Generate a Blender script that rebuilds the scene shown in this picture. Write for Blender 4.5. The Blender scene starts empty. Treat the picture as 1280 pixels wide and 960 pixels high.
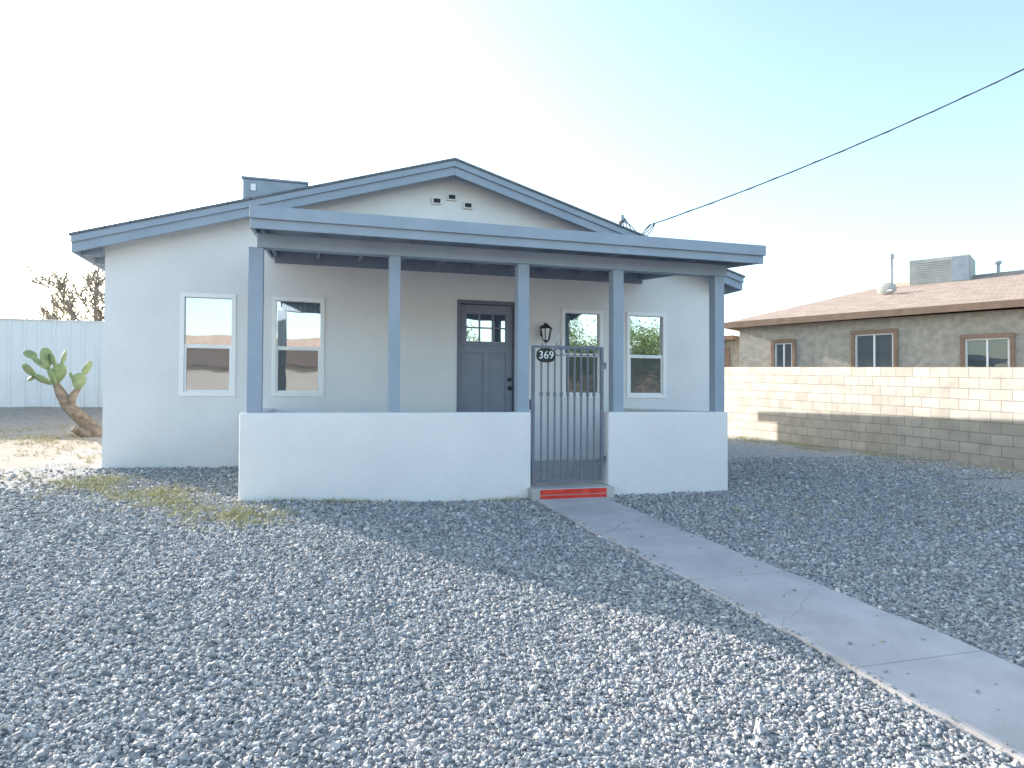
import bpy, math, random
import numpy as np
from mathutils import Vector, Matrix, Quaternion
random.seed(7); rng=np.random.default_rng(7)
scene=bpy.context.scene
col=scene.collection

# ------------------------------------------------------------------ materials
def newmat(name):
    m=bpy.data.materials.new(name); m.use_nodes=True
    nt=m.node_tree; b=nt.nodes['Principled BSDF']
    return m,nt,b
def noise_mat(name,c1,c2,scale=4,rough=.8,bump=.0,bscale=60,metal=0,spec=.3,bdist=.01,detail=6):
    m,nt,b=newmat(name)
    tc=nt.nodes.new('ShaderNodeTexCoord')
    n=nt.nodes.new('ShaderNodeTexNoise'); n.inputs['Scale'].default_value=scale; n.inputs['Detail'].default_value=detail
    r=nt.nodes.new('ShaderNodeValToRGB')
    r.color_ramp.elements[0].position=.35; r.color_ramp.elements[1].position=.68
    r.color_ramp.elements[0].color=(*c1,1); r.color_ramp.elements[1].color=(*c2,1)
    nt.links.new(tc.outputs['Object'],n.inputs['Vector']); nt.links.new(n.outputs['Fac'],r.inputs['Fac'])
    nt.links.new(r.outputs['Color'],b.inputs['Base Color'])
    b.inputs['Roughness'].default_value=rough; b.inputs['Metallic'].default_value=metal
    b.inputs['Specular IOR Level'].default_value=spec
    if bump>0:
        n2=nt.nodes.new('ShaderNodeTexNoise'); n2.inputs['Scale'].default_value=bscale; n2.inputs['Detail'].default_value=5
        bp=nt.nodes.new('ShaderNodeBump'); bp.inputs['Strength'].default_value=bump; bp.inputs['Distance'].default_value=bdist
        nt.links.new(tc.outputs['Object'],n2.inputs['Vector']); nt.links.new(n2.outputs['Fac'],bp.inputs['Height'])
        nt.links.new(bp.outputs['Normal'],b.inputs['Normal'])
    return m
STUCCO=noise_mat('white_stucco',(.75,.745,.75),(.81,.805,.805),1.2,.9,.55,34,bdist=.013)
TRIM=noise_mat('blue_gray_paint',(.285,.345,.425),(.325,.385,.465),3,.6,.3,25,bdist=.004)
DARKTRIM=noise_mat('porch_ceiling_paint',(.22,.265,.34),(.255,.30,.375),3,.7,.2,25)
DOORM=noise_mat('door_paint',(.23,.25,.315),(.255,.275,.34),5,.45,.1,60,bdist=.002)
IRON=noise_mat('gate_paint',(.14,.155,.21),(.18,.19,.245),9,.45,.2,80,spec=.5,bdist=.002)
BLACK=noise_mat('black_metal',(.015,.015,.017),(.03,.03,.03),9,.4)
VINYL=noise_mat('white_vinyl',(.87,.87,.87),(.89,.89,.89),3,.4)
CONC=noise_mat('concrete',(.44,.42,.41),(.55,.53,.51),2.2,.9,.5,90,bdist=.006)
RED=noise_mat('red_paint',(.60,.035,.03),(.72,.08,.05),8,.6,.3,60)
WHITEM=noise_mat('white_paint',(.74,.76,.78),(.82,.83,.84),1.5,.55)
FENCEM=noise_mat('white_fence_metal',(.76,.77,.78),(.83,.83,.83),.8,.5)
COOLER=noise_mat('gray_cooler_metal',(.25,.30,.37),(.31,.36,.43),4,.6)
ACM=noise_mat('weathered_cooler_metal',(.36,.36,.35),(.46,.46,.45),3,.7)
GALV=noise_mat('galvanized_metal',(.36,.38,.40),(.46,.47,.48),6,.5,metal=.3)
STUCCO2=noise_mat('tan_stucco',(.36,.325,.28),(.50,.455,.39),5,.95,1.0,30,bdist=.03)
BROWN=noise_mat('brown_trim',(.24,.155,.115),(.31,.205,.155),4,.7)
BARK=noise_mat('bark',(.18,.14,.11),(.33,.27,.21),12,.95,.8,30,bdist=.02)
TWIG=noise_mat('pale_twig',(.22,.19,.16),(.32,.28,.24),12,.95)
CACTUS=noise_mat('cactus_green',(.18,.25,.13),(.29,.35,.19),10,.6,.5,35,bdist=.01)
LEAF=noise_mat('leaf',(.05,.09,.025),(.11,.15,.05),3,.7)
WIRE=noise_mat('wire_rubber',(.05,.05,.06),(.08,.08,.09),3,.6)
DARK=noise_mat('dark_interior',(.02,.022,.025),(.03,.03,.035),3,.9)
CURT=noise_mat('curtain',(.42,.50,.58),(.55,.62,.68),3,.9)
def grassmat():
    m,nt,b=newmat('grass_blade')
    tc=nt.nodes.new('ShaderNodeTexCoord'); n=nt.nodes.new('ShaderNodeTexNoise'); n.inputs['Scale'].default_value=14; n.inputs['Detail'].default_value=4
    r=nt.nodes.new('ShaderNodeValToRGB'); r.color_ramp.elements[0].position=.38; r.color_ramp.elements[1].position=.62
    r.color_ramp.elements[0].color=(.30,.29,.12,1); r.color_ramp.elements[1].color=(.58,.52,.29,1)
    nt.links.new(tc.outputs['Object'],n.inputs['Vector']); nt.links.new(n.outputs['Fac'],r.inputs['Fac']); nt.links.new(r.outputs['Color'],b.inputs['Base Color'])
    b.inputs['Roughness'].default_value=.7
    return m
GRASSM=grassmat()

def shingle(name,c1,c2,c3):
    m,nt,b=newmat(name)
    tc=nt.nodes.new('ShaderNodeTexCoord'); mp=nt.nodes.new('ShaderNodeMapping')
    br=nt.nodes.new('ShaderNodeTexBrick'); br.inputs['Scale'].default_value=1
    br.inputs['Brick Width'].default_value=.3; br.inputs['Row Height'].default_value=.14; br.inputs['Mortar Size'].default_value=.006
    br.inputs['Color1'].default_value=(*c1,1); br.inputs['Color2'].default_value=(*c2,1); br.inputs['Mortar'].default_value=(*c3,1)
    n=nt.nodes.new('ShaderNodeTexNoise'); n.inputs['Scale'].default_value=25; n.inputs['Detail'].default_value=6
    mx=nt.nodes.new('ShaderNodeMixRGB'); mx.blend_type='OVERLAY'; mx.inputs['Fac'].default_value=.5
    nt.links.new(tc.outputs['Object'],mp.inputs['Vector']); nt.links.new(mp.outputs['Vector'],br.inputs['Vector'])
    nt.links.new(tc.outputs['Object'],n.inputs['Vector'])
    nt.links.new(br.outputs['Color'],mx.inputs['Color1']); nt.links.new(n.outputs['Fac'],mx.inputs['Color2'])
    nt.links.new(mx.outputs['Color'],b.inputs['Base Color']); b.inputs['Roughness'].default_value=.95
    bp=nt.nodes.new('ShaderNodeBump'); bp.inputs['Strength'].default_value=.6; bp.inputs['Distance'].default_value=.02
    nt.links.new(br.outputs['Fac'],bp.inputs['Height']); bp.invert=True; nt.links.new(bp.outputs['Normal'],b.inputs['Normal'])
    return m
SHING=shingle('gray_shingles',(.13,.15,.18),(.18,.20,.23),(.06,.06,.07))
SHING2=shingle('tan_shingles',(.33,.245,.205),(.42,.325,.27),(.22,.155,.125))

def glassmat(name,refl,tint,screen=0):
    m=bpy.data.materials.new(name); m.use_nodes=True; nt=m.node_tree; nt.nodes.clear()
    o=nt.nodes.new('ShaderNodeOutputMaterial')
    g=nt.nodes.new('ShaderNodeBsdfGlossy'); g.inputs['Roughness'].default_value=.015; g.inputs['Color'].default_value=(.95,.97,1,1)
    t=nt.nodes.new('ShaderNodeBsdfTransparent'); t.inputs['Color'].default_value=(*tint,1)
    mx=nt.nodes.new('ShaderNodeMixShader'); mx.inputs['Fac'].default_value=refl
    tc=nt.nodes.new('ShaderNodeTexCoord'); n=nt.nodes.new('ShaderNodeTexNoise'); n.inputs['Scale'].default_value=1.6; n.inputs['Detail'].default_value=1
    bp=nt.nodes.new('ShaderNodeBump'); bp.inputs['Strength'].default_value=.25; bp.inputs['Distance'].default_value=.01
    nt.links.new(tc.outputs['Object'],n.inputs['Vector']); nt.links.new(n.outputs['Fac'],bp.inputs['Height']); nt.links.new(bp.outputs['Normal'],g.inputs['Normal'])
    nt.links.new(t.outputs[0],mx.inputs[1]); nt.links.new(g.outputs[0],mx.inputs[2])
    last=mx
    if screen>0:
        d=nt.nodes.new('ShaderNodeBsdfDiffuse'); d.inputs['Color'].default_value=(.16,.17,.18,1)
        m2=nt.nodes.new('ShaderNodeMixShader'); m2.inputs['Fac'].default_value=screen
        nt.links.new(mx.outputs[0],m2.inputs[1]); nt.links.new(d.outputs[0],m2.inputs[2]); last=m2
    nt.links.new(last.outputs[0],o.inputs['Surface'])
    return m
GLASS=glassmat('window_glass',.45,(.8,.85,.85))
GLASSS=glassmat('screened_glass',.25,(.5,.5,.5),.55)

# ------------------------------------------------------------------ helpers
def link(ob,parent=None):
    col.objects.link(ob)
    if parent: ob.parent=parent
    return ob
def empty(name,loc=(0,0,0),rz=0):
    e=bpy.data.objects.new(name,None); e.location=loc; e.rotation_euler=(0,0,rz); e.empty_display_size=.2
    return link(e)
def mesh(name,v,f,mat,parent=None,smooth=False,bevel=0):
    me=bpy.data.meshes.new(name); me.from_pydata([tuple(map(float,p)) for p in v],[],f); me.validate(); me.update()
    if mat: me.materials.append(mat)
    ob=bpy.data.objects.new(name,me); link(ob,parent)
    if smooth:
        for p in me.polygons: p.use_smooth=True
    if bevel:
        md=ob.modifiers.new('bevel','BEVEL'); md.width=bevel; md.segments=3; md.limit_method='ANGLE'
    return ob
BF=[(0,3,2,1),(4,5,6,7),(0,1,5,4),(1,2,6,5),(2,3,7,6),(3,0,4,7)]
def boxv(x0,x1,y0,y1,z0,z1):
    return [(x0,y0,z0),(x1,y0,z0),(x1,y1,z0),(x0,y1,z0),(x0,y0,z1),(x1,y0,z1),(x1,y1,z1),(x0,y1,z1)]
def box(name,x0,x1,y0,y1,z0,z1,mat,parent=None,bevel=0):
    return mesh(name,boxv(x0,x1,y0,y1,z0,z1),BF,mat,parent,bevel=bevel)
def boxes(name,lst,mat,parent=None,bevel=0):
    v=[];f=[]
    for b in lst:
        o=len(v); v+=boxv(*b); f+=[tuple(i+o for i in q) for q in BF]
    return mesh(name,v,f,mat,parent,bevel=bevel)
def prismY(name,pts,y0,y1,mat,parent=None,bevel=0):
    n=len(pts); v=[(x,y0,z) for x,z in pts]+[(x,y1,z) for x,z in pts]
    f=[tuple(range(n)),tuple(range(2*n-1,n-1,-1))]+[(i,i+n,(i+1)%n+n,(i+1)%n) for i in range(n)]
    ob=mesh(name,v,f,mat,parent,bevel=bevel); fixn(ob); return ob
def prismX(name,pts,x0,x1,mat,parent=None,bevel=0):
    n=len(pts); v=[(x0,y,z) for y,z in pts]+[(x1,y,z) for y,z in pts]
    f=[tuple(range(n)),tuple(range(2*n-1,n-1,-1))]+[(i,i+n,(i+1)%n+n,(i+1)%n) for i in range(n)]
    ob=mesh(name,v,f,mat,parent,bevel=bevel); fixn(ob); return ob
def fixn(ob):
    import bmesh
    bm=bmesh.new(); bm.from_mesh(ob.data); bmesh.ops.recalc_face_normals(bm,faces=bm.faces); bm.to_mesh(ob.data); bm.free()
def curve(name,polys,rad,mat,parent=None,res=3,radii=None):
    cu=bpy.data.curves.new(name,'CURVE'); cu.dimensions='3D'; cu.bevel_depth=rad; cu.bevel_resolution=res; cu.use_fill_caps=True
    for k,p in enumerate(polys):
        s=cu.splines.new('POLY'); s.points.add(len(p)-1)
        for i,q in enumerate(p):
            s.points[i].co=(*q,1)
            if radii: s.points[i].radius=radii[k][i]
    cu.materials.append(mat)
    return link(bpy.data.objects.new(name,cu),parent)
def sstep(a,b,x):
    t=np.clip((x-a)/(b-a),0,1); return t*t*(3-2*t)

# ------------------------------------------------------------------ terrain
def g(x,y):
    x=np.asarray(x,float); y=np.asarray(y,float)
    s=sstep(-1,2,x)
    z=-.10*s-.055*(7.5-np.clip(y,-4,7.5))
    left=.0276*(np.clip(y,7.5,10.4)-7.5)+.073*(np.clip(y,10.4,20)-10.4)
    right=.10*sstep(7.5,16,y)
    z=z+(1-s)*left+s*right
    z=z+.014*np.sin(x*1.7+.4)*np.sin(y*1.3)*sstep(0,1,np.abs(y-7.5))+.007*np.sin(x*4.1+y*2.3)*np.sin(y*3.7-x)*sstep(0,.6,np.abs(y-7.5))
    return z
def spaced():
    a=list(np.arange(-12,16,.2)); b=list(-12-np.cumsum(.3*1.18**np.arange(34))); c=list(16+np.cumsum(.3*1.18**np.arange(34)))
    return np.array(sorted(b+a+c))
xs=spaced(); ys=spaced()+6
X,Y=np.meshgrid(xs,ys,indexing='ij'); Z=g(X,Y)
nx,ny=len(xs),len(ys)
V=np.stack([X,Y,Z],-1).reshape(-1,3)
idx=np.arange(nx*ny).reshape(nx,ny)
F=np.stack([idx[:-1,:-1],idx[1:,:-1],idx[1:,1:],idx[:-1,1:]],-1).reshape(-1,4)

m,nt,b=newmat('gravel_ground'); GM=m
L=nt.links.new
tc=nt.nodes.new('ShaderNodeTexCoord')
v1=nt.nodes.new('ShaderNodeTexVoronoi'); v1.inputs['Scale'].default_value=50; L(tc.outputs['Object'],v1.inputs['Vector'])
ramp=nt.nodes.new('ShaderNodeValToRGB'); cr=ramp.color_ramp
cr.elements[0].color=(.20,.20,.21,1); cr.elements[0].position=0
cr.elements[1].color=(.58,.56,.54,1); cr.elements[1].position=1
e=cr.elements.new(.5); e.color=(.34,.34,.35,1)
e=cr.elements.new(.75); e.color=(.45,.43,.405,1)
sep=nt.nodes.new('ShaderNodeSeparateColor'); L(v1.outputs['Color'],sep.inputs['Color']); L(sep.outputs[0],ramp.inputs['Fac'])
nz=nt.nodes.new('ShaderNodeTexNoise'); nz.inputs['Scale'].default_value=9; nz.inputs['Detail'].default_value=8; L(tc.outputs['Object'],nz.inputs['Vector'])
dr=nt.nodes.new('ShaderNodeValToRGB'); dr.color_ramp.elements[0].color=(.35,.285,.23,1); dr.color_ramp.elements[1].color=(.52,.445,.38,1)
dr.color_ramp.elements[0].position=.3; dr.color_ramp.elements[1].position=.7
L(nz.outputs['Fac'],dr.inputs['Fac'])
sx=nt.nodes.new('ShaderNodeSeparateXYZ'); L(tc.outputs['Object'],sx.inputs[0])
def mr(inp,a,b_,c=0,d=1):
    n=nt.nodes.new('ShaderNodeMapRange'); n.inputs['From Min'].default_value=a; n.inputs['From Max'].default_value=b_
    n.inputs['To Min'].default_value=c; n.inputs['To Max'].default_value=d; L(inp,n.inputs['Value']); return n.outputs[0]
def mth(op,a,b_):
    n=nt.nodes.new('ShaderNodeMath'); n.operation=op
    for i,q in enumerate((a,b_)):
        if hasattr(q,'links'): L(q,n.inputs[i])
        else: n.inputs[i].default_value=q
    return n.outputs[0]
nl=nt.nodes.new('ShaderNodeTexNoise'); nl.inputs['Scale'].default_value=.9; nl.inputs['Detail'].default_value=5; L(tc.outputs['Object'],nl.inputs['Vector'])
xl=mr(sx.outputs['X'],-2.0,-4.5); yl=mr(sx.outputs['Y'],8.0,10.4)
mask=mth('MULTIPLY',xl,yl)
mask=mth('MAXIMUM',mask,mr(sx.outputs['X'],11.5,12.2)); mask=mth('MAXIMUM',mask,mr(sx.outputs['Y'],-3.0,-4.0))
add=mth('ADD',mask,mr(nl.outputs['Fac'],.35,.65,-.45,.45))
mask2=mr(add,.3,.7)
mx=nt.nodes.new('ShaderNodeMixRGB'); L(mask2,mx.inputs['Fac']); L(ramp.outputs['Color'],mx.inputs['Color1']); L(dr.outputs['Color'],mx.inputs['Color2'])
L(mx.outputs['Color'],b.inputs['Base Color']); b.inputs['Roughness'].default_value=.95; b.inputs['Specular IOR Level'].default_value=.2
bp=nt.nodes.new('ShaderNodeBump'); bp.inputs['Strength'].default_value=.8; bp.inputs['Distance'].default_value=.016; bp.invert=True
L(v1.outputs['Distance'],bp.inputs['Height']); L(bp.outputs['Normal'],b.inputs['Normal'])
mesh('ground',V.tolist(),[tuple(q) for q in F.tolist()],GM,smooth=True)

# path
def pl(y): return 2.45+(7.4-y)*.064
def pr(y): return 3.31+(7.4-y)*.075
yy=np.arange(7.34,-4,-.2); v=[];f=[]
for i,y in enumerate(yy):
    jl=.012*math.sin(i*2.3)+.01*math.sin(i*5.1); jr=.012*math.sin(i*1.9+1)+.01*math.sin(i*4.3)
    zc=float(g((pl(y)+pr(y))/2,y))
    for x,dz in ((pl(y)+jl,-.08),(pl(y)+jl+.008,.022),(pl(y)+jl+.03,.028),(pr(y)+jr-.03,.028),(pr(y)+jr-.008,.022),(pr(y)+jr,-.08)):
        v.append((x,y,zc+dz))
    if i:
        o=6*i
        f+=[(o-6+k,o-6+k+1,o+k+1,o+k) for k in range(5)]
f.append((0,5,4,3,2,1))
m,nt,b=newmat('path_concrete'); L=nt.links.new
tc=nt.nodes.new('ShaderNodeTexCoord')
n1=nt.nodes.new('ShaderNodeTexNoise'); n1.inputs['Scale'].default_value=1.7; n1.inputs['Detail'].default_value=10; n1.inputs['Roughness'].default_value=.65; L(tc.outputs['Object'],n1.inputs['Vector'])
r=nt.nodes.new('ShaderNodeValToRGB'); r.color_ramp.elements[0].position=.3; r.color_ramp.elements[1].position=.7
r.color_ramp.elements[0].color=(.40,.37,.375,1); r.color_ramp.elements[1].color=(.60,.555,.55,1); L(n1.outputs['Fac'],r.inputs['Fac'])
sx=nt.nodes.new('ShaderNodeSeparateXYZ'); L(tc.outputs['Object'],sx.inputs[0])
def M2(op,a,b_=0.0):
    n=nt.nodes.new('ShaderNodeMath'); n.operation=op
    for i,q in enumerate((a,b_)):
        if hasattr(q,'links'): L(q,n.inputs[i])
        else: n.inputs[i].default_value=q
    return n.outputs[0]
jt=M2('LESS_THAN',M2('ABSOLUTE',M2('SUBTRACT',M2('FRACT',M2('DIVIDE',M2('ADD',sx.outputs['Y'],20.35),1.5)),.5)),.004)
vc=nt.nodes.new('ShaderNodeTexVoronoi'); vc.feature='DISTANCE_TO_EDGE'; vc.inputs['Scale'].default_value=.45
nw_=nt.nodes.new('ShaderNodeMixRGB'); nw_.inputs['Fac'].default_value=.12; L(tc.outputs['Object'],nw_.inputs['Color1'])
n3=nt.nodes.new('ShaderNodeTexNoise'); n3.inputs['Scale'].default_value=5; L(tc.outputs['Object'],n3.inputs['Vector']); L(n3.outputs['Color'],nw_.inputs['Color2']); L(nw_.outputs[0],vc.inputs['Vector'])
ck=M2('MULTIPLY',M2('LESS_THAN',vc.outputs['Distance'],.0016),.5)
dk=M2('MAXIMUM',M2('MULTIPLY',jt,.55),ck)
mx=nt.nodes.new('ShaderNodeMixRGB'); mx.inputs['Color2'].default_value=(.2,.19,.19,1); L(M2('MULTIPLY',dk,.8),mx.inputs['Fac']); L(r.outputs[0],mx.inputs['Color1']); L(mx.outputs[0],b.inputs['Base Color'])
b.inputs['Roughness'].default_value=.9
n2=nt.nodes.new('ShaderNodeTexNoise'); n2.inputs['Scale'].default_value=80; n2.inputs['Detail'].default_value=4; L(tc.outputs['Object'],n2.inputs['Vector'])
bp=nt.nodes.new('ShaderNodeBump'); bp.inputs['Strength'].default_value=.6; bp.inputs['Distance'].default_value=.008
L(M2('SUBTRACT',n2.outputs['Fac'],dk),bp.inputs['Height']); L(bp.outputs[0],b.inputs['Normal'])
path=mesh('path',v,f,m); fixn(path)

# ------------------------------------------------------------------ gravel stones
def stones_pts():
    out=[]
    def zone(x0,x1,y0,y1,dens,sz):
        n=int((x1-x0)*(y1-y0)*dens)
        p=np.stack([rng.uniform(x0,x1,n),rng.uniform(y0,y1,n)],-1)
        out.append(np.column_stack([p,np.full(n,sz)]))
    zone(-3.4,4.4,.9,4,4300,.0094)
    zone(-4.8,6.0,4,6,2700,.0108)
    zone(-6.5,9,6,7.6,1400,.013)
    zone(4.4,7,1.8,4,1200,.0125)
    zone(6.0,9,4,6,1200,.0125)
    zone(-8,-.6,7.6,10.4,1000,.0138)
    zone(5.0,11.4,7.6,11,800,.0145)
    P=np.concatenate(out)
    x,y=P[:,0],P[:,1]
    keep=~((x>pl(y)+rng.normal(0,.018,len(x)))&(x<pr(y)+rng.normal(0,.018,len(x))))
    keep|=(rng.random(len(x))<.002)&(y<7)
    keep&=~((x>-.80)&(x<5.15)&(y>7.5))
    keep&=~((x>2.4)&(x<3.45)&(y>7.3))
    keep&=~((x<-2.0)&(y>8.0)&(rng.random(len(x))<sstep(8.0,9.4,y)*.9*sstep(2.0,3.2,-x)))
    keep&=~((x>-2.9)&(y>10.38)&(x<6.8))
    return P[keep]
P=stones_pts(); n=len(P)
z=g(P[:,0],P[:,1])+rng.uniform(-.002,.009,n)
onp=(P[:,0]>pl(P[:,1])+.01)&(P[:,0]<pr(P[:,1])-.01); z[onp]+=.028
me=bpy.data.meshes.new('gravel'); me.vertices.add(n)
me.vertices.foreach_set('co',np.column_stack([P[:,0],P[:,1],z]).astype(np.float32).ravel())
a=me.attributes.new('scl','FLOAT_VECTOR','POINT')
s=P[:,2:3]*np.exp(rng.normal(0,.30,(n,1)))*np.column_stack([rng.uniform(.9,1.4,n),rng.uniform(.7,1.0,n),rng.uniform(.5,.8,n)])
a.data.foreach_set('vector',s.astype(np.float32).ravel())
a=me.attributes.new('rot','FLOAT_VECTOR','POINT')
a.data.foreach_set('vector',np.column_stack([rng.normal(0,.5,n),rng.normal(0,.5,n),rng.uniform(0,6.28,n)]).astype(np.float32).ravel())
me.update()
gravel=link(bpy.data.objects.new('gravel',me))
m,nt,b=newmat('gravel_stone'); SM=m; L=nt.links.new
oi=nt.nodes.new('ShaderNodeObjectInfo'); ramp=nt.nodes.new('ShaderNodeValToRGB'); cr=ramp.color_ramp
cr.elements[0].color=(.19,.19,.20,1); cr.elements[1].color=(.72,.70,.68,1); cr.elements[1].position=1
for pos,c in ((.3,(.30,.30,.31)),(.6,(.40,.395,.40)),(.72,(.48,.435,.39)),(.85,(.49,.49,.495)),(.93,(.58,.54,.505))):
    e=cr.elements.new(pos); e.color=(*c,1)
L(oi.outputs['Random'],ramp.inputs['Fac'])
tc=nt.nodes.new('ShaderNodeTexCoord'); nz=nt.nodes.new('ShaderNodeTexNoise'); nz.inputs['Scale'].default_value=1.5; nz.inputs['Detail'].default_value=6; L(tc.outputs['Object'],nz.inputs['Vector'])
mx=nt.nodes.new('ShaderNodeMixRGB'); mx.blend_type='OVERLAY'; mx.inputs['Fac'].default_value=.4
L(ramp.outputs['Color'],mx.inputs['Color1']); L(nz.outputs['Fac'],mx.inputs['Color2']); L(mx.outputs['Color'],b.inputs['Base Color'])
b.inputs['Roughness'].default_value=.8
gn=bpy.data.node_groups.new('gravel_scatter','GeometryNodeTree')
gn.interface.new_socket('Geometry',in_out='INPUT',socket_type='NodeSocketGeometry'); gn.interface.new_socket('Geometry',in_out='OUTPUT',socket_type='NodeSocketGeometry')
N=gn.nodes.new; K=gn.links.new
gi=N('NodeGroupInput'); go=N('NodeGroupOutput'); iop=N('GeometryNodeInstanceOnPoints')
g2i=N('GeometryNodeGeometryToInstance')
for k in range(5):
    ico=N('GeometryNodeMeshIcoSphere'); ico.inputs['Radius'].default_value=1.0; ico.inputs['Subdivisions'].default_value=2
    sp=N('GeometryNodeSetPosition'); pos=N('GeometryNodeInputPosition'); off=N('ShaderNodeVectorMath'); off.operation='ADD'; off.inputs[1].default_value=(k*7.3,k*3.1,k)
    nz=N('ShaderNodeTexNoise'); nz.inputs['Scale'].default_value=1.1; nz.inputs['Detail'].default_value=1
    sb=N('ShaderNodeVectorMath'); sb.operation='SUBTRACT'; sb.inputs[1].default_value=(.5,.5,.5)
    sc=N('ShaderNodeVectorMath'); sc.operation='SCALE'; sc.inputs['Scale'].default_value=1.8
    K(pos.outputs[0],off.inputs[0]); K(off.outputs[0],nz.inputs['Vector']); K(nz.outputs['Color'],sb.inputs[0]); K(sb.outputs[0],sc.inputs[0])
    K(ico.outputs['Mesh'],sp.inputs['Geometry']); K(sc.outputs[0],sp.inputs['Offset'])
    sm=N('GeometryNodeSetMaterial'); sm.inputs['Material'].default_value=SM
    K(sp.outputs[0],sm.inputs['Geometry']); K(sm.outputs[0],g2i.inputs[0])
iop.inputs['Pick Instance'].default_value=True
def na(nm):
    x=N('GeometryNodeInputNamedAttribute'); x.data_type='FLOAT_VECTOR'; x.inputs['Name'].default_value=nm
    return [o for o in x.outputs if o.enabled and o.name=='Attribute'][0]
e2r=N('FunctionNodeEulerToRotation'); K(na('rot'),e2r.inputs[0])
K(gi.outputs[0],iop.inputs['Points']); K(g2i.outputs[0],iop.inputs['Instance']); K(e2r.outputs[0],iop.inputs['Rotation']); K(na('scl'),iop.inputs['Scale'])
K(iop.outputs[0],go.inputs[0])
md=gravel.modifiers.new('scatter','NODES'); md.node_group=gn
print('stones',n)

# ------------------------------------------------------------------ grass
def grass_mesh():
    c=[]
    for i in range(1500):
        t=rng.random()**.9; cx=-3.0+t*2.5; cy=9.8-t*3.2
        c.append((cx+rng.normal(0,.24),cy+rng.normal(0,.2)))
    for i in range(1100):
        c.append((rng.uniform(-9,-3.0),rng.uniform(10,16)))
    for i in range(300):
        c.append((rng.normal(-4.2,.5),rng.normal(13.6,.6)))
    for i in range(1200):
        c.append((11.35-abs(rng.normal(0,.6)),rng.uniform(5.5,16)))
    for i in range(200):
        c.append((rng.uniform(4.2,9),rng.uniform(5,7)))
    for i in range(160):
        c.append((rng.uniform(-6,-2.5),rng.uniform(7.5,10)))
    for i in range(120):
        c.append((rng.uniform(-.7,2.3),7.47-abs(rng.normal(0,.04))))
    c=np.array(c)
    pn=np.sin(c[:,0]*3.1+1)*np.sin(c[:,1]*2.7)+rng.normal(0,.5,len(c)); c=c[pn>-.15]
    c=c[~((c[:,0]>-.82)&(c[:,0]<5.15)&(c[:,1]>7.48))]
    nb=8; n=len(c)*nb
    bx=np.repeat(c,nb,0)+rng.normal(0,.03,(n,2)); bz=g(bx[:,0],bx[:,1])
    h=rng.uniform(.02,.07,n); th=rng.uniform(0,6.28,n); w=.003+.002*rng.random(n)
    dx,dy=np.cos(th)*w,np.sin(th)*w; lx,ly=rng.normal(0,.6,n)*h,rng.normal(0,.6,n)*h
    A=np.column_stack([bx[:,0]-dx,bx[:,1]-dy,bz]); B=np.column_stack([bx[:,0]+dx,bx[:,1]+dy,bz]); C=np.column_stack([bx[:,0]+lx,bx[:,1]+ly,bz+h])
    V=np.stack([A,B,C],1).reshape(-1,3); F=np.arange(3*n).reshape(-1,3)
    return V,F
V,F=grass_mesh(); mesh('grass',V.tolist(),[tuple(q) for q in F.tolist()],GRASSM)

# ------------------------------------------------------------------ house
H=empty('bungalow_house')
XL,XR,YH,YB=-2.81,6.72,10.4,21.1
wins=[(-1.83,-1.15),(-.60,.08),(3.92,4.60),(5.10,5.79)]
WZ0,WZ1=1.12,2.53
WT=3.225; AP=4.65
ops=[(a,b_,WZ0,WZ1) for a,b_ in wins]+[(2.13,3.12,.10,2.64)]
gx=sorted(set([XL,XR]+[o[0] for o in ops]+[o[1] for o in ops])); gz=sorted(set([-.4,WT]+[o[2] for o in ops]+[o[3] for o in ops]))
v=[];f=[];vi={}
def vid(x,y,z):
    k=(round(x,4),round(y,4),round(z,4))
    if k not in vi: vi[k]=len(v); v.append(k)
    return vi[k]
def inop(x,z): return any(a<x<b_ and c<z<d for a,b_,c,d in ops)
for i in range(len(gx)-1):
    for j in range(len(gz)-1):
        if inop((gx[i]+gx[i+1])/2,(gz[j]+gz[j+1])/2): continue
        f.append((vid(gx[i],YH,gz[j]),vid(gx[i+1],YH,gz[j]),vid(gx[i+1],YH,gz[j+1]),vid(gx[i],YH,gz[j+1])))
for a,b_,c,d in ops:
    D=YH+.16
    for (x0,z0),(x1,z1) in (((a,c),(b_,c)),((b_,c),(b_,d)),((b_,d),(a,d)),((a,d),(a,c))):
        f.append((vid(x0,YH,z0),vid(x1,YH,z1),vid(x1,D,z1),vid(x0,D,z0)))
top=[vid(x,YH,WT) for x in gx]
f.append(tuple(top+[vid(1.955,YH,AP)]))
f.append((vid(XL,YH,-.4),vid(XL,YH,WT),vid(XL,YB,WT),vid(XL,YB,-.4)))
f.append((vid(XR,YH,-.4),vid(XR,YB,-.4),vid(XR,YB,WT),vid(XR,YH,WT)))
f.append((vid(XL,YB,-.4),vid(XL,YB,WT),vid(1.955,YB,AP),vid(XR,YB,WT),vid(XR,YB,-.4)))
mesh('walls',v,f,STUCCO,H)
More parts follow.
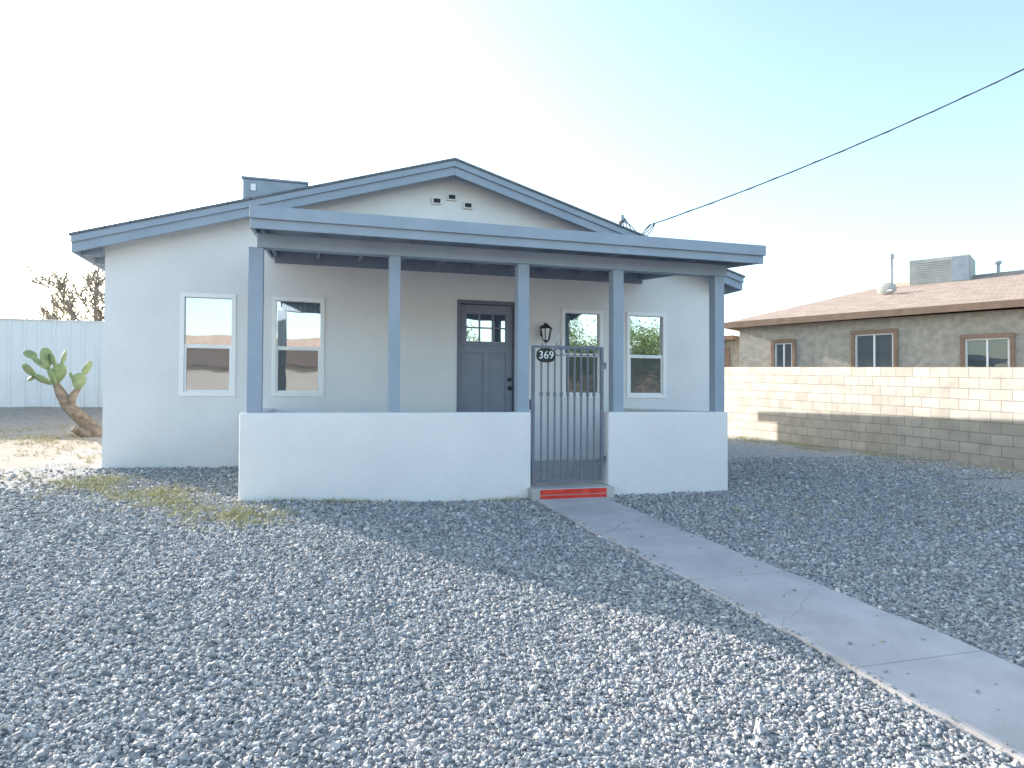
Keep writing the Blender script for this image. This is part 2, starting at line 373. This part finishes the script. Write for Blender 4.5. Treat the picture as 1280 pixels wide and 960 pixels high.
for nm,xa,xb in (('roof_left',-3.12,2.0),('roof_right',7.12,2.0)):
    sl=lambda x: 4.74-.298*abs(x-2.0)
    q=[(xa,sl(xa)),(xb,sl(xb)),(xb,sl(xb)-.03),(xa,sl(xa)-.03)]
    prismY(nm,q,9.965,YB+.3,SHING,H)
    sg=1 if xa<2 else -1
    xa2=xa+.02*sg
    q=[(xa2,sl(xa2)-.032),(xb,sl(xb)-.032),(xb,sl(xb)-.25),(xa2,sl(xa2)-.25)]
    prismY(nm+'_rake_fascia',q,10.02,10.06,TRIM,H,bevel=.004)
    q=[(xa2,sl(xa2)-.032),(xb,sl(xb)-.032),(xb,sl(xb)-.125),(xa2,sl(xa2)-.125)]
    prismY(nm+'_rake_trim',q,9.985,10.018,TRIM,H,bevel=.004)
    q=[(xa2+.05*sg,sl(xa2+.05*sg)-.047),(xb,sl(xb)-.047),(xb,sl(xb)-.07),(xa2+.05*sg,sl(xa2+.05*sg)-.07)]
    prismY(nm+'_soffit_deck',q,10.063,YB+.28,TRIM,H)
    x0,x1=sorted((xa2,xa2+.035*sg)); zt=sl(xa2)-.05
    box(nm+'_eave_fascia',x0,x1,10.065,YB+.28,zt-.2,zt,TRIM,H)
boxes('rafter_tails',[(-3.06,-2.82,y,y+.05,2.99,3.12) for y in np.arange(10.3,21,.6)]+[(6.73,6.98,y,y+.05,2.99,3.12) for y in np.arange(10.3,21,.6)],TRIM,H)
for k,(x,zc) in enumerate(((1.79,4.17),(2.03,4.25),(2.29,4.14))):
    boxes('gable_vent_frame_%d'%k,[(x-.075,x+.075,10.35,10.399,zc+.035,zc+.05),(x-.075,x+.075,10.35,10.399,zc-.05,zc-.035),(x-.075,x-.055,10.351,10.399,zc-.035,zc+.035),(x+.055,x+.075,10.351,10.399,zc-.035,zc+.035)],STUCCO,H)
    box('gable_vent_opening_%d'%k,x-.055,x+.055,10.385,10.395,zc-.035,zc+.035,BLACK,H)
for k,(a,b_) in enumerate(wins):
    W=bpy.data.objects.new('window_%d'%(k+1),None); link(W,H)
    zm=1.80; t=.03
    fr=[(a-.03,b_+.03,10.375,10.46,WZ1-t,WZ1+.03),(a-.03,b_+.03,10.375,10.46,WZ0-.03,WZ0+t),(a-.03,a+t,10.377,10.46,WZ0+t,WZ1-t),(b_-t,b_+.03,10.377,10.46,WZ0+t,WZ1-t)]
    boxes('frame',fr,VINYL,W,bevel=.004)
    s=.028
    sash=[(a+t,b_-t,10.405,10.45,zm-.025,zm+.03),
          (a+t,a+t+s,10.41,10.45,WZ0+t,zm-.025),(b_-t-s,b_-t,10.41,10.45,WZ0+t,zm-.025),(a+t+s,b_-t-s,10.41,10.45,WZ0+t,WZ0+t+s)]
    boxes('sash',sash,VINYL,W,bevel=.003)
    box('upper_glass',a+t,b_-t,10.44,10.444,zm+.03,WZ1-t,GLASS,W)
    box('lower_glass',a+t+s,b_-t-s,10.43,10.434,WZ0+t+s,zm-.025,GLASSS,W)
    box('sill_latch',(a+b_)/2-.03,(a+b_)/2+.03,10.39,10.405,zm+.0,zm+.015,VINYL,W)
    cx=np.linspace(a,b_,60); v=[];f=[]
    for i,x in enumerate(cx):
        y=10.55+.025*math.sin(i*1.3+k)
        v+=[(x,y,1.5),(x,y,2.6)]
        if i: f.append((2*i-2,2*i,2*i+1,2*i-1))
    mesh('curtain',v,f,CURT,W,smooth=True)
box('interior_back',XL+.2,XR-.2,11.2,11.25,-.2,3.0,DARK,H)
D=bpy.data.objects.new('front_door',None); link(D,H)
dx0,dx1=2.13,3.12
boxes('door_frame',[(dx0,dx0+.05,10.39,10.53,.1,2.64),(dx1-.05,dx1,10.39,10.53,.1,2.64),(dx0+.05,dx1-.05,10.39,10.53,2.58,2.64)],IRON,D,bevel=.004)
a0,a1=dx0+.055,dx1-.055
wx0,wx1,wz0,wz1=2.30,2.95,1.99,2.43
dl=[(a0,wx0,10.46,10.50,.13,2.575),(wx1,a1,10.46,10.50,.13,2.575),(wx0,wx1,10.46,10.50,wz1,2.575),(wx0,wx1,10.46,10.50,1.80,wz0),
    (wx0,wx1,10.46,10.50,.13,.38),((wx0+wx1)/2-.05,(wx0+wx1)/2+.05,10.46,10.50,.38,1.80),
    (wx0,(wx0+wx1)/2-.05,10.475,10.50,.38,1.80),((wx0+wx1)/2+.05,wx1,10.475,10.50,.38,1.80)]
boxes('door_slab',dl,DOORM,D,bevel=.003)
w3=(wx1-wx0)/3; wm=(wz0+wz1)/2
boxes('door_muntins',[(wx0+w3-.01,wx0+w3+.01,10.465,10.49,wz0,wz1),(wx0+2*w3-.01,wx0+2*w3+.01,10.465,10.49,wz0,wz1),
   (wx0,wx0+w3-.01,10.466,10.489,wm-.01,wm+.01),(wx0+w3+.01,wx0+2*w3-.01,10.466,10.489,wm-.01,wm+.01),(wx0+2*w3+.01,wx1,10.466,10.489,wm-.01,wm+.01)],DOORM,D)
box('door_glass',wx0,wx1,10.492,10.496,wz0,wz1,GLASS,D)
box('door_shelf',wx0-.05,wx1+.05,10.435,10.459,wz0-.07,wz0-.035,DOORM,D,bevel=.004)
def uvs(name,c,r,mat,parent,sc=(1,1,1)):
    bpy.ops.mesh.primitive_uv_sphere_add(segments=20,ring_count=12,radius=r,location=c); o=bpy.context.object; o.name=name; o.scale=sc; o.data.materials.append(mat); o.parent=parent
    for p in o.data.polygons: p.use_smooth=True
    return o
uvs('door_knob',(3.01,10.41,1.24),.035,BLACK,D); uvs('deadbolt',(3.01,10.44,1.38),.032,BLACK,D,(1,.6,1))
box('threshold',dx0+.05,dx1-.05,10.36,10.5,.085,.125,CONC,D)
Pp=bpy.data.objects.new('porch',None); link(Pp,H)
PX0,PX1,PY=-.77,5.12,7.53
PT=.92
box('porch_wall_left',PX0,2.44,PY,PY+.2,-.4,PT,STUCCO,Pp,bevel=.025)
box('porch_wall_right',3.435,PX1,PY,PY+.2,-.4,PT,STUCCO,Pp,bevel=.025)
box('porch_side_wall_left',PX0+.002,PX0+.2,PY+.203,10.397,-.4,PT-.003,STUCCO,Pp,bevel=.015)
box('porch_side_wall_right',PX1-.2,PX1-.002,PY+.203,10.397,-.4,PT-.003,STUCCO,Pp,bevel=.015)
box('porch_floor',PX0+.2,PX1-.2,PY+.16,10.39,-.2,.06,CONC,Pp)
pc=[(-.63,.075),(.84,.062),(2.355,.07),(3.585,.07),(5.02,.07)]
boxes('posts',[(x-h,x+h,7.57,7.57+2*h,PT-.01,2.68) for x,h in pc],TRIM,Pp,bevel=.006)
box('header_beam',-.62,5.12,7.56,7.70,2.681,2.83,TRIM,Pp,bevel=.005)
def rz(y): return 2.97+(y-7.2)*.10
prismX('porch_roof',[(7.15,rz(7.15)+.05),(10.38,rz(10.38)+.05),(10.38,rz(10.38)),(7.15,rz(7.15))],-.66,5.40,SHING,Pp)
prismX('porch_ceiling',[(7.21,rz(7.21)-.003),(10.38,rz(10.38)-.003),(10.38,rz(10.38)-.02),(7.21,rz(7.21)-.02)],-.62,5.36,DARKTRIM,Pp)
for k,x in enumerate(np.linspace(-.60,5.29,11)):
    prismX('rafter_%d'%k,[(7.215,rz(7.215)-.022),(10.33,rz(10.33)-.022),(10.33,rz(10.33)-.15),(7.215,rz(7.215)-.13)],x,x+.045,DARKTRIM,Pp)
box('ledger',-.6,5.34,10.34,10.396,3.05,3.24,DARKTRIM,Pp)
box('porch_fascia_lower',-.65,5.39,7.175,7.21,2.79,2.965,TRIM,Pp,bevel=.004)
box('porch_fascia_upper',-.66,5.40,7.135,7.172,2.885,3.012,TRIM,Pp,bevel=.004)
prismX('porch_side_fascia_l',[(7.212,2.80),(10.38,3.12),(10.38,3.29),(7.212,2.97)],-.66,-.625,TRIM,Pp)
prismX('porch_side_fascia_r',[(7.212,2.80),(10.38,3.12),(10.38,3.29),(7.212,2.97)],5.365,5.40,TRIM,Pp)

S=empty('front_step')
box('step_block',2.40,3.44,7.36,7.69,-.3,.035,CONC,S,bevel=.012)
boxes('red_riser',[(2.50,3.33,7.352,7.359,-.035,.024),(2.50,3.33,7.352,7.359,-.11,-.045)],RED,S)

G=empty('iron_gate')
gx0,gx1,gz0,gz1=2.475,3.40,.07,1.72; gy=7.62
fr=[(gx0,gx0+.035,gy-.018,gy+.018,gz0,gz1),(gx1-.035,gx1,gy-.018,gy+.018,gz0,gz1)]
fr+=[(gx0+.035,gx1-.035,gy-.015,gy+.015,z_,z_+.03) for z_ in (gz0,gz1-.03)]
boxes('gate_frame',fr,IRON,G,bevel=.003)
nb=9; bars=[]
for i in range(nb):
    x=gx0+.035+(gx1-gx0-.07)*(i+1)/(nb+1)
    bars.append((x-.009,x+.009,gy-.009,gy+.009,gz0+.03,gz1-.03))
boxes('gate_bars',bars,IRON,G)
boxes('gate_collars',[(b_[0]-.008,b_[1]+.008,gy-.016,gy+.016,1.11,1.16) for b_ in bars],IRON,G,bevel=.004)
pol=[]
def arc(cx,cz,r,a0,a1,n=16,grow=0):
    return [(cx+(r+grow*i/n)*math.cos(a0+(a1-a0)*i/n),gy,cz+(r+grow*i/n)*math.sin(a0+(a1-a0)*i/n)) for i in range(n+1)]
W_=gx1-gx0
for i in range(3,nb+1):
    x=gx0+.035+(W_-.07)*(i+.5)/(nb+1)
    pol.append(arc(x,1.645,.04,0,6.283))
for cx,sg in ((gx0+.33,1),(gx1-.33,-1)):
    pol.append(arc(cx,gz1+.03,.015,math.pi/2,math.pi/2+sg*5.5,20,.028))
    pol.append(arc(cx+sg*(-.17),gz1+.02,.012,math.pi/2,math.pi/2-sg*5.0,20,.02))
curve('gate_scrolls',pol,.006,IRON,G)
boxes('gate_hinges',[(gx1-.005,gx1+.035,gy-.02,gy+.02,z_,z_+.08) for z_ in (.3,1.45)]+[(gx0-.02,gx0+.02,gy-.03,gy+.03,.95,1.07)],IRON,G)
Sg=empty('house_number_sign')
cx,cz=2.64,1.60
out=[]
for i in range(40):
    a=2*math.pi*i/40; c_,s_=math.cos(a),math.sin(a)
    out.append((cx+.12*math.copysign(abs(c_)**.75,c_),cz+.085*math.copysign(abs(s_)**.75,s_)))
prismY('plaque',out,gy-.045,gy-.030,BLACK,Sg,bevel=.003)
tx=bpy.data.curves.new('numerals','FONT'); tx.body='369'; tx.size=.13; tx.extrude=.002; tx.align_x='CENTER'; tx.align_y='CENTER'; tx.materials.append(WHITEM)
to=link(bpy.data.objects.new('numerals',tx),Sg); to.location=(cx,gy-.048,cz); to.rotation_euler=(math.pi/2,0,0)

Ln=empty('wall_lantern')
lx,ly,lz=3.57,10.25,2.14
box('backplate',lx-.05,lx+.05,10.37,10.397,lz-.05,lz+.13,BLACK,Ln,bevel=.01)
curve('arm',[[(lx,10.38,lz+.08),(lx,10.32,lz+.17),(lx,ly,lz+.15)]],.01,BLACK,Ln)
def frus(name,cz0,cz1,r0,r1,mat,seg=6):
    v=[(lx+r0*math.cos(2*math.pi*i/seg),ly+r0*math.sin(2*math.pi*i/seg),cz0) for i in range(seg)]+[(lx+r1*math.cos(2*math.pi*i/seg),ly+r1*math.sin(2*math.pi*i/seg),cz1) for i in range(seg)]
    f=[(i,(i+1)%seg,(i+1)%seg+seg,i+seg) for i in range(seg)]+[tuple(range(seg))[::-1],tuple(range(seg,2*seg))]
    return mesh(name,v,f,mat,Ln)
frus('cap',lz+.07,lz+.15,.115,.02,BLACK); frus('glass',lz-.12,lz+.068,.05,.085,VINYL); frus('base',lz-.15,lz-.122,.03,.055,BLACK)  # clear lantern glass coloured opaque white to stand in for the bulb's glow
curve('cage',[[(lx+.052*math.cos(a),ly+.052*math.sin(a),lz-.12),(lx+.09*math.cos(a),ly+.09*math.sin(a),lz+.07)] for a in [2*math.pi*i/6 for i in range(6)]],.008,BLACK,Ln)

C=empty('evaporative_cooler')
box('cabinet',-1.42,-.22,14,15.1,4.05,5.36,COOLER,C,bevel=.02)
box('lid',-1.45,-.19,13.97,15.13,5.361,5.40,COOLER,C,bevel=.008)
boxes('louvers',[(-1.34,-.30,13.985,13.999,4.3+.05*i,4.32+.05*i) for i in range(15)],COOLER,C)
boxes('labels',[(-1.27,-1.18,13.97,13.984,5.13,5.26),(-.50,-.34,13.97,13.984,5.13,5.22)],WHITEM,C)
boxes('stand_legs',[(-1.4,-1.35,14.02,14.07,3.6,4.06),(-.3,-.25,14.02,14.07,3.95,4.06),(-1.4,-1.35,15.0,15.05,3.6,4.06)],GALV,C)

M=empty('power_line')
mz=4.1
curve('mast',[[(5.12,10.75,3.5),(5.12,10.75,mz+.05)]],.03,GALV,M)
curve('weatherhead',[[(5.12,10.75,mz+.05),(5.10,10.68,mz+.16),(5.07,10.58,mz+.14),(5.05,10.52,mz+.04)]],.04,GALV,M)
lp=[]
for k in range(4):
    r=[]
    for i in range(25):
        t=i/24
        r.append((5.05+.42*t+.04*math.sin(k+5*t),10.52-.3*t,mz+.03-(.18+.05*k)*math.sin(math.pi*t)+.08*math.sin(7*t+k)*(1-t)-.08*t))
    lp.append(r)
curve('drip_loops',lp,.008,WIRE,M)
P0=Vector((5.47,10.22,mz-.05)); P1=Vector((17.2,.02,11.2))
pts=[]
for i in range(81):
    t=i/80; p=P0.lerp(P1,t); p.z-=.85*4*t*(1-t); pts.append(tuple(p))
curve('service_cable',[pts],.009,WIRE,M)
pts2=[(p[0]+.006*math.sin(i*1.9),p[1],p[2]+.011*math.cos(i*1.9)) for i,p in enumerate(pts)]
curve('service_cable_twist',[pts2],.005,WIRE,M)
UP=empty('utility_pole',(17.2,.0,0))
curve('pole',[[(0,0,-.6),(0,0,12.2)]],.14,BARK,UP); box('crossarm',-1.1,1.1,-.06,.06,11.4,11.52,BARK,UP)

# ------------------------------------------------------------------ block wall
m,nt,b=newmat('block_masonry'); L=nt.links.new
uv=nt.nodes.new('ShaderNodeUVMap'); br=nt.nodes.new('ShaderNodeTexBrick')
br.inputs['Scale'].default_value=1; br.inputs['Brick Width'].default_value=.4; br.inputs['Row Height'].default_value=.2; br.inputs['Mortar Size'].default_value=.009; br.inputs['Mortar Smooth'].default_value=.3
br.inputs['Color1'].default_value=(.345,.315,.27,1); br.inputs['Color2'].default_value=(.43,.395,.345,1); br.inputs['Mortar'].default_value=(.245,.22,.19,1)
nz=nt.nodes.new('ShaderNodeTexNoise'); nz.inputs['Scale'].default_value=3; nz.inputs['Detail'].default_value=8
mx=nt.nodes.new('ShaderNodeMixRGB'); mx.blend_type='OVERLAY'; mx.inputs['Fac'].default_value=.35
L(uv.outputs[0],br.inputs['Vector']); L(uv.outputs[0],nz.inputs['Vector']); L(br.outputs['Color'],mx.inputs['Color1']); L(nz.outputs['Fac'],mx.inputs['Color2']); L(mx.outputs[0],b.inputs['Base Color'])
bp=nt.nodes.new('ShaderNodeBump'); bp.inputs['Strength'].default_value=.6; bp.inputs['Distance'].default_value=.012; bp.invert=True
L(br.outputs['Fac'],bp.inputs['Height']); L(bp.outputs['Normal'],b.inputs['Normal']); b.inputs['Roughness'].default_value=.95
BLOCK=m
wy=np.arange(-3,34,.5); v=[];f=[]
def wtop(y): return 1.64+.042*(min(y,22)-8.4)
for y in wy:
    zb=float(g(11.45,y)); zt=wtop(y)
    v+=[(11.45,y,zb-.2),(11.45,y,zt),(11.65,y,zt),(11.65,y,zb-.2)]
for i in range(1,len(wy)):
    o=4*i
    for k in range(3): f.append((o-4+k,o-4+k+1,o+k+1,o+k))
f.append((0,3,2,1))
bw=mesh('block_wall',v,f,BLOCK); fixn(bw)
ul=bw.data.uv_layers.new(name='UVMap')
for p in bw.data.polygons:
    for li,viid in zip(p.loop_indices,p.vertices):
        k=viid%4; y=v[viid][1]
        ul.data[li].uv=(y+(.1 if k>=2 else 0),{0:0-.2,1:1.8,2:2.0,3:-.2}[k])

# ------------------------------------------------------------------ neighbour house
NH=empty('stucco_house',(14.2,20.5,0),math.atan2(-.843,.537))
nw=[(1.25,1.85,2.0,3.0),(3.8,4.9,1.95,3.15),(6.75,7.8,1.9,2.85)]
xsn=sorted(set([0,17]+[q[0] for q in nw]+[q[1] for q in nw])); zsn=sorted(set([-.5,3.62]+[q[2] for q in nw]+[q[3] for q in nw]))
v=[];f=[];vi={}
for i in range(len(xsn)-1):
    for j in range(len(zsn)-1):
        cx_,cz_=(xsn[i]+xsn[i+1])/2,(zsn[j]+zsn[j+1])/2
        if any(a<cx_<b_ and c<cz_<d for a,b_,c,d in nw): continue
        f.append((vid(xsn[i],.4,zsn[j]),vid(xsn[i+1],.4,zsn[j]),vid(xsn[i+1],.4,zsn[j+1]),vid(xsn[i],.4,zsn[j+1])))
for a,b_,c,d in nw:
    for (x0,z0),(x1,z1) in (((a,c),(b_,c)),((b_,c),(b_,d)),((b_,d),(a,d)),((a,d),(a,c))):
        f.append((vid(x0,.4,z0),vid(x1,.4,z1),vid(x1,.55,z1),vid(x0,.55,z0)))
f.append((vid(0,.4,-.5),vid(0,.4,3.62),vid(0,8.6,3.62),vid(0,8.6,-.5)))
f.append((vid(17,.4,-.5),vid(17,8.6,-.5),vid(17,8.6,3.62),vid(17,.4,3.62)))
f.append((vid(0,8.6,-.5),vid(0,8.6,3.62),vid(17,8.6,3.62),vid(17,8.6,-.5)))
mesh('walls',v,f,STUCCO2,NH)
zr=5.3; ze=3.78
rv=[(-.35,0,ze),(17.4,0,ze+.12),(17.4,9,ze+.12),(-.35,9,ze),(4.2,4.5,zr),(13,4.5,zr+.1)]
mesh('hip_roof',rv,[(0,1,5,4),(1,2,5),(2,3,4,5),(3,0,4),(0,3,2,1)],SHING2,NH)
prismY('fascia_front',[(-.38,ze-.2),(17.43,ze-.08),(17.43,ze+.13),(-.38,ze+.01)],-.03,-.002,BROWN,NH)
box('fascia_end',-.38,-.352,0,9,ze-.2,ze+.01,BROWN,NH)
for k,(a,b_,c,d) in enumerate(nw):
    t=.12
    boxes('window_surround_%d'%k,[(a-t,b_+t,.34,.399,d,d+t),(a-t,a,.34,.399,c-.1,d),(b_,b_+t,.34,.399,c-.1,d)],BROWN,NH,bevel=.01)
    boxes('window_frame_%d'%k,[(a,b_,.44,.5,d-.05,d),(a,b_,.44,.5,c,c+.05),(a,a+.05,.441,.5,c+.05,d-.05),(b_-.05,b_,.441,.5,c+.05,d-.05),((a+b_)/2-.025,(a+b_)/2+.025,.441,.5,c+.05,d-.05)],VINYL,NH)
    box('window_glass_%d'%k,a,b_,.51,.515,c,d,GLASSS,NH); box('window_dark_%d'%k,a-.1,b_+.1,.8,.82,c-.1,d+.1,DARK,NH)
box('rear_wing_walls',-5,-.01,1.2,8,-.5,3.25,STUCCO2,NH); box('rear_wing_roof',-5.3,-.4,.8,8.3,3.251,3.4,BROWN,NH)
box('rear_wing_window',-1.5,-.7,1.15,1.198,2.2,3.0,BROWN,NH)
AC=empty('rooftop_cooler',(14.2,20.5,0),math.atan2(-.843,.537))
box('cabinet',4.75,6.5,3.6,5.0,4.95,5.9,ACM,AC,bevel=.02); box('side_grille',6.0,6.48,3.58,3.599,5.05,5.85,COOLER,AC)
boxes('louvers',[(4.85,5.9,3.575,3.598,5.1+.075*i,5.13+.075*i) for i in range(10)],GALV,AC)
VP=empty('roof_vent_pipe',(14.2,20.5,0),math.atan2(-.843,.537))
curve('pipe',[[(4.2,3.6,4.9),(4.2,3.6,6.05)],[(7.2,4.4,5.1),(7.2,4.4,5.6)]],.05,GALV,VP)
curve('cap',[[(4.2,3.6,6.05),(4.2,3.6,6.2)],[(7.2,4.4,5.6),(7.2,4.4,5.7)]],.09,GALV,VP)
SD=empty('satellite_dish',(14.2,20.5,0),math.atan2(-.843,.537))
uvs('dish',(4.3,2.4,4.82),.30,ACM,SD,(1,.25,.7)); curve('dish_mount',[[(4.3,2.5,4.5),(4.3,2.5,4.7)],[(4.3,2.4,4.75),(4.55,2.0,4.7)]],.025,GALV,SD)

# ------------------------------------------------------------------ metal fence
v=[];f=[];x=-18.0;prof=[]
while x<-2.2:
    prof+=[(x,0),(x+.20,0),(x+.225,-.045),(x+.275,-.045),(x+.30,0)]; x+=.33
for i,(px,py) in enumerate(prof):
    zb=float(g(px,20+py))-.03
    v+=[(px,20+py,zb),(px,20+py,3.02)]
    if i: f.append((2*i-2,2*i,2*i+1,2*i-1))
FE=empty('metal_fence'); mesh('corrugated_panels',v,f,FENCEM,FE)
boxes('rails',[(-18,-2.2,20.01,20.05,z_,z_+.05) for z_ in (1.1,2.5)],FENCEM,FE)
boxes('top_cap',[(-18,-2.2,19.94,20.05,3.021,3.045)],FENCEM,FE)

# ------------------------------------------------------------------ cactus
CA=empty('prickly_pear_cactus')
bz=float(g(-3.95,14))
tr=[(-3.85,14,bz-.05),(-3.98,14,bz+.18),(-4.17,13.98,bz+.38),(-4.33,13.95,bz+.55),(-4.44,13.95,bz+.78),(-4.52,13.95,bz+.95)]
curve('trunk',[tr,[(-3.85,14,bz-.02),(-4.05,13.9,bz+.06),(-4.2,13.8,bz+.16)],[(-4.3,13.95,bz+.5),(-4.25,13.9,bz+.72),(-4.15,13.9,bz+.88)]],.12,BARK,CA,res=4,radii=[[1.3,1.1,1.0,.9,.75,.5],[.9,.8,.5],[.7,.6,.4]])
def pad(p0,p1,w,k):
    p0=Vector(p0);p1=Vector(p1); d=p1-p0; L_=d.length
    bpy.ops.mesh.primitive_uv_sphere_add(segments=20,ring_count=14,radius=1); o=bpy.context.object; o.name='pad_%d'%k
    for vv in o.data.vertices:
        t=(vv.co.z+1)/2; sh=.62+.45*t
        vv.co.x*=w*sh*1.25; vv.co.y*=.035; vv.co.z*=L_/2
    q=d.to_track_quat('Z','Y'); o.rotation_mode='QUATERNION'
    o.rotation_quaternion=q@Quaternion((0,0,1),random.uniform(-.7,.7)); o.location=(p0+p1)/2
    o.data.materials.append(CACTUS); o.parent=CA
    for p in o.data.polygons: p.use_smooth=True
z0=bz
S_=[((-4.50,z0+.90),(-4.62,z0+1.25)),((-4.60,z0+1.2),(-4.85,z0+1.42)),((-4.62,z0+1.22),(-4.66,z0+1.60)),((-4.52,z0+.95),(-4.42,z0+1.32)),((-4.44,z0+1.28),(-4.38,z0+1.56)),
    ((-4.55,z0+.95),(-4.86,z0+1.10)),((-4.84,z0+1.08),(-5.05,z0+1.30)),((-4.80,z0+1.38),(-4.98,z0+1.55)),((-4.15,z0+.85),(-4.10,z0+1.15)),((-4.12,z0+1.1),(-3.98,z0+1.38)),((-4.18,z0+.9),(-4.32,z0+1.18)),((-4.50,z0+1.25),(-4.55,z0+1.50)),((-4.86,z0+1.08),(-4.98,z0+1.02))]
for k,(a,b_) in enumerate(S_):
    yj=13.95+random.uniform(-.12,.12); pad((a[0],yj,a[1]),(b_[0],yj+random.uniform(-.08,.08),b_[1]),.105,k)

# ------------------------------------------------------------------ bare tree
polys=[];radii=[]
random.seed(21)
def branch(p,d,L_,r,depth):
    pts=[tuple(p)]; rr=[r]
    n=4
    for i in range(n):
        d=(d+Vector((random.gauss(0,.13),random.gauss(0,.13),random.gauss(0,.08)))).normalized(); p=p+d*(L_/n); pts.append(tuple(p)); rr.append(max(.012,r*(1-.45*(i+1)/n)))
        if depth>0 and i>0:
            for _ in range(2):
                dd=(d+Vector((random.gauss(0,.55),random.gauss(0,.5),random.gauss(.2,.3)))).normalized()
                branch(p,dd,L_*random.uniform(.5,.66),max(.012,r*.5),depth-1)
    polys.append(pts); radii.append(rr)
branch(Vector((-6.9,25,.6)),Vector((-.03,0,1)),2.5,.10,4)
curve('bare_tree',polys,1.0,TWIG,None,res=1,radii=radii)
UPL=empty('utility_pole')
curve('pole',[[(-19.5,40,.6),(-19.5,40,8.2)],[(-18.2,42,.6),(-18.2,42,7)]],.07,BARK,UPL)
FH=empty('distant_house'); box('walls',-33,-21.2,44,54,.3,4.0,STUCCO2,FH); prismY('roof',[(-33.5,4.0),(-20.8,4.0),(-27,6.4)],43.6,54.4,SHING2,FH)

# ------------------------------------------------------------------ across the street (seen in the window reflections)
HS=empty('street_house')
box('walls',-13,1.5,-24,-17,-.8,2.7,STUCCO,HS); prismX('roof',[(-24.5,2.7),(-16.4,2.7),(-20.5,4.5)],-13.6,2.1,SHING2,HS)
HT=empty('street_house'); box('walls',9,24,-30,-22,-.8,2.9,STUCCO2,HT); prismX('roof',[(-30.5,2.9),(-21.4,2.9),(-26,4.9)],8.5,24.5,SHING,HT)
def tree(name,x,y,h,r):
    T=empty(name,(x,y,float(g(x,y))))
    curve('trunk',[[(0,0,-.1),(.1,0,h*.3),(.0,.1,h*.55)],[(.1,0,h*.3),(r*.4,.2,h*.65)],[(.1,0,h*.3),(-r*.4,-.2,h*.62)]],.2,BARK,T,radii=[[1.1,.8,.4],[.6,.3],[.6,.3]])
    n=9000; ncl=26
    cc=rng.normal(0,1,(ncl,3)); cc/=np.linalg.norm(cc,axis=1)[:,None]; cc*=rng.uniform(.3,1,(ncl,1)); cc*=[r,r,h*.3]; cc+=[0,0,h*.66]
    k=rng.integers(0,ncl,n); p=cc[k]+rng.normal(0,r*.16,(n,3))
    a=rng.normal(0,.08,(n,3)); b2=rng.normal(0,.08,(n,3))
    V=np.stack([p,p+a,p+b2],1).reshape(-1,3); F=np.arange(3*n).reshape(-1,3)
    mesh('crown',V.tolist(),[tuple(q) for q in F.tolist()],LEAF,T)
tree('street_tree',13.5,-14,6,2.6); tree('street_tree',18.5,-15,7,3.0); tree('street_tree',24,-14,6,2.8); tree('street_tree',6.5,-18,6.5,2.6)

# ------------------------------------------------------------------ light
Sdir=Vector((-1,1.35,.57)).normalized()
sun=bpy.data.lights.new('sun','SUN'); sun.energy=11; sun.angle=math.radians(.55); sun.color=(1,.94,.87)
so=link(bpy.data.objects.new('sun',sun)); so.rotation_mode='QUATERNION'; so.rotation_quaternion=(-Sdir).to_track_quat('-Z','Y')
w=bpy.data.worlds.new('World'); scene.world=w; w.use_nodes=True; nt=w.node_tree
bg=nt.nodes['Background']; sky=nt.nodes.new('ShaderNodeTexSky'); sky.sky_type='NISHITA'; sky.sun_disc=False
sky.sun_elevation=math.asin(Sdir.z); sky.sun_rotation=math.atan2(Sdir.x,Sdir.y); sky.altitude=300; sky.air_density=1.0; sky.dust_density=2.0; sky.ozone_density=1
hs=nt.nodes.new('ShaderNodeHueSaturation'); hs.inputs['Saturation'].default_value=.95
tn=nt.nodes.new('ShaderNodeMixRGB'); tn.blend_type='MULTIPLY'; tn.inputs['Fac'].default_value=1; tn.inputs['Color2'].default_value=(.97,1.03,.98,1)
nt.links.new(sky.outputs[0],hs.inputs['Color']); nt.links.new(hs.outputs[0],tn.inputs['Color1']); nt.links.new(tn.outputs[0],bg.inputs['Color']); bg.inputs['Strength'].default_value=.47
scene.view_settings.view_transform='Standard'; scene.view_settings.look='None'; scene.view_settings.exposure=0; scene.view_settings.gamma=1

# ------------------------------------------------------------------ camera
cam=bpy.data.cameras.new('camera'); cam.lens=23.54; cam.sensor_width=36; cam.clip_end=2000; cam.clip_start=.05
co=link(bpy.data.objects.new('camera',cam))
R=Matrix.Rotation(math.radians(-16.3),4,'Z')@Matrix.Rotation(math.radians(90+1.1),4,'X')@Matrix.Rotation(math.radians(.26),4,'Z')
co.matrix_world=Matrix.Translation((0,0,1.1))@R
scene.camera=co
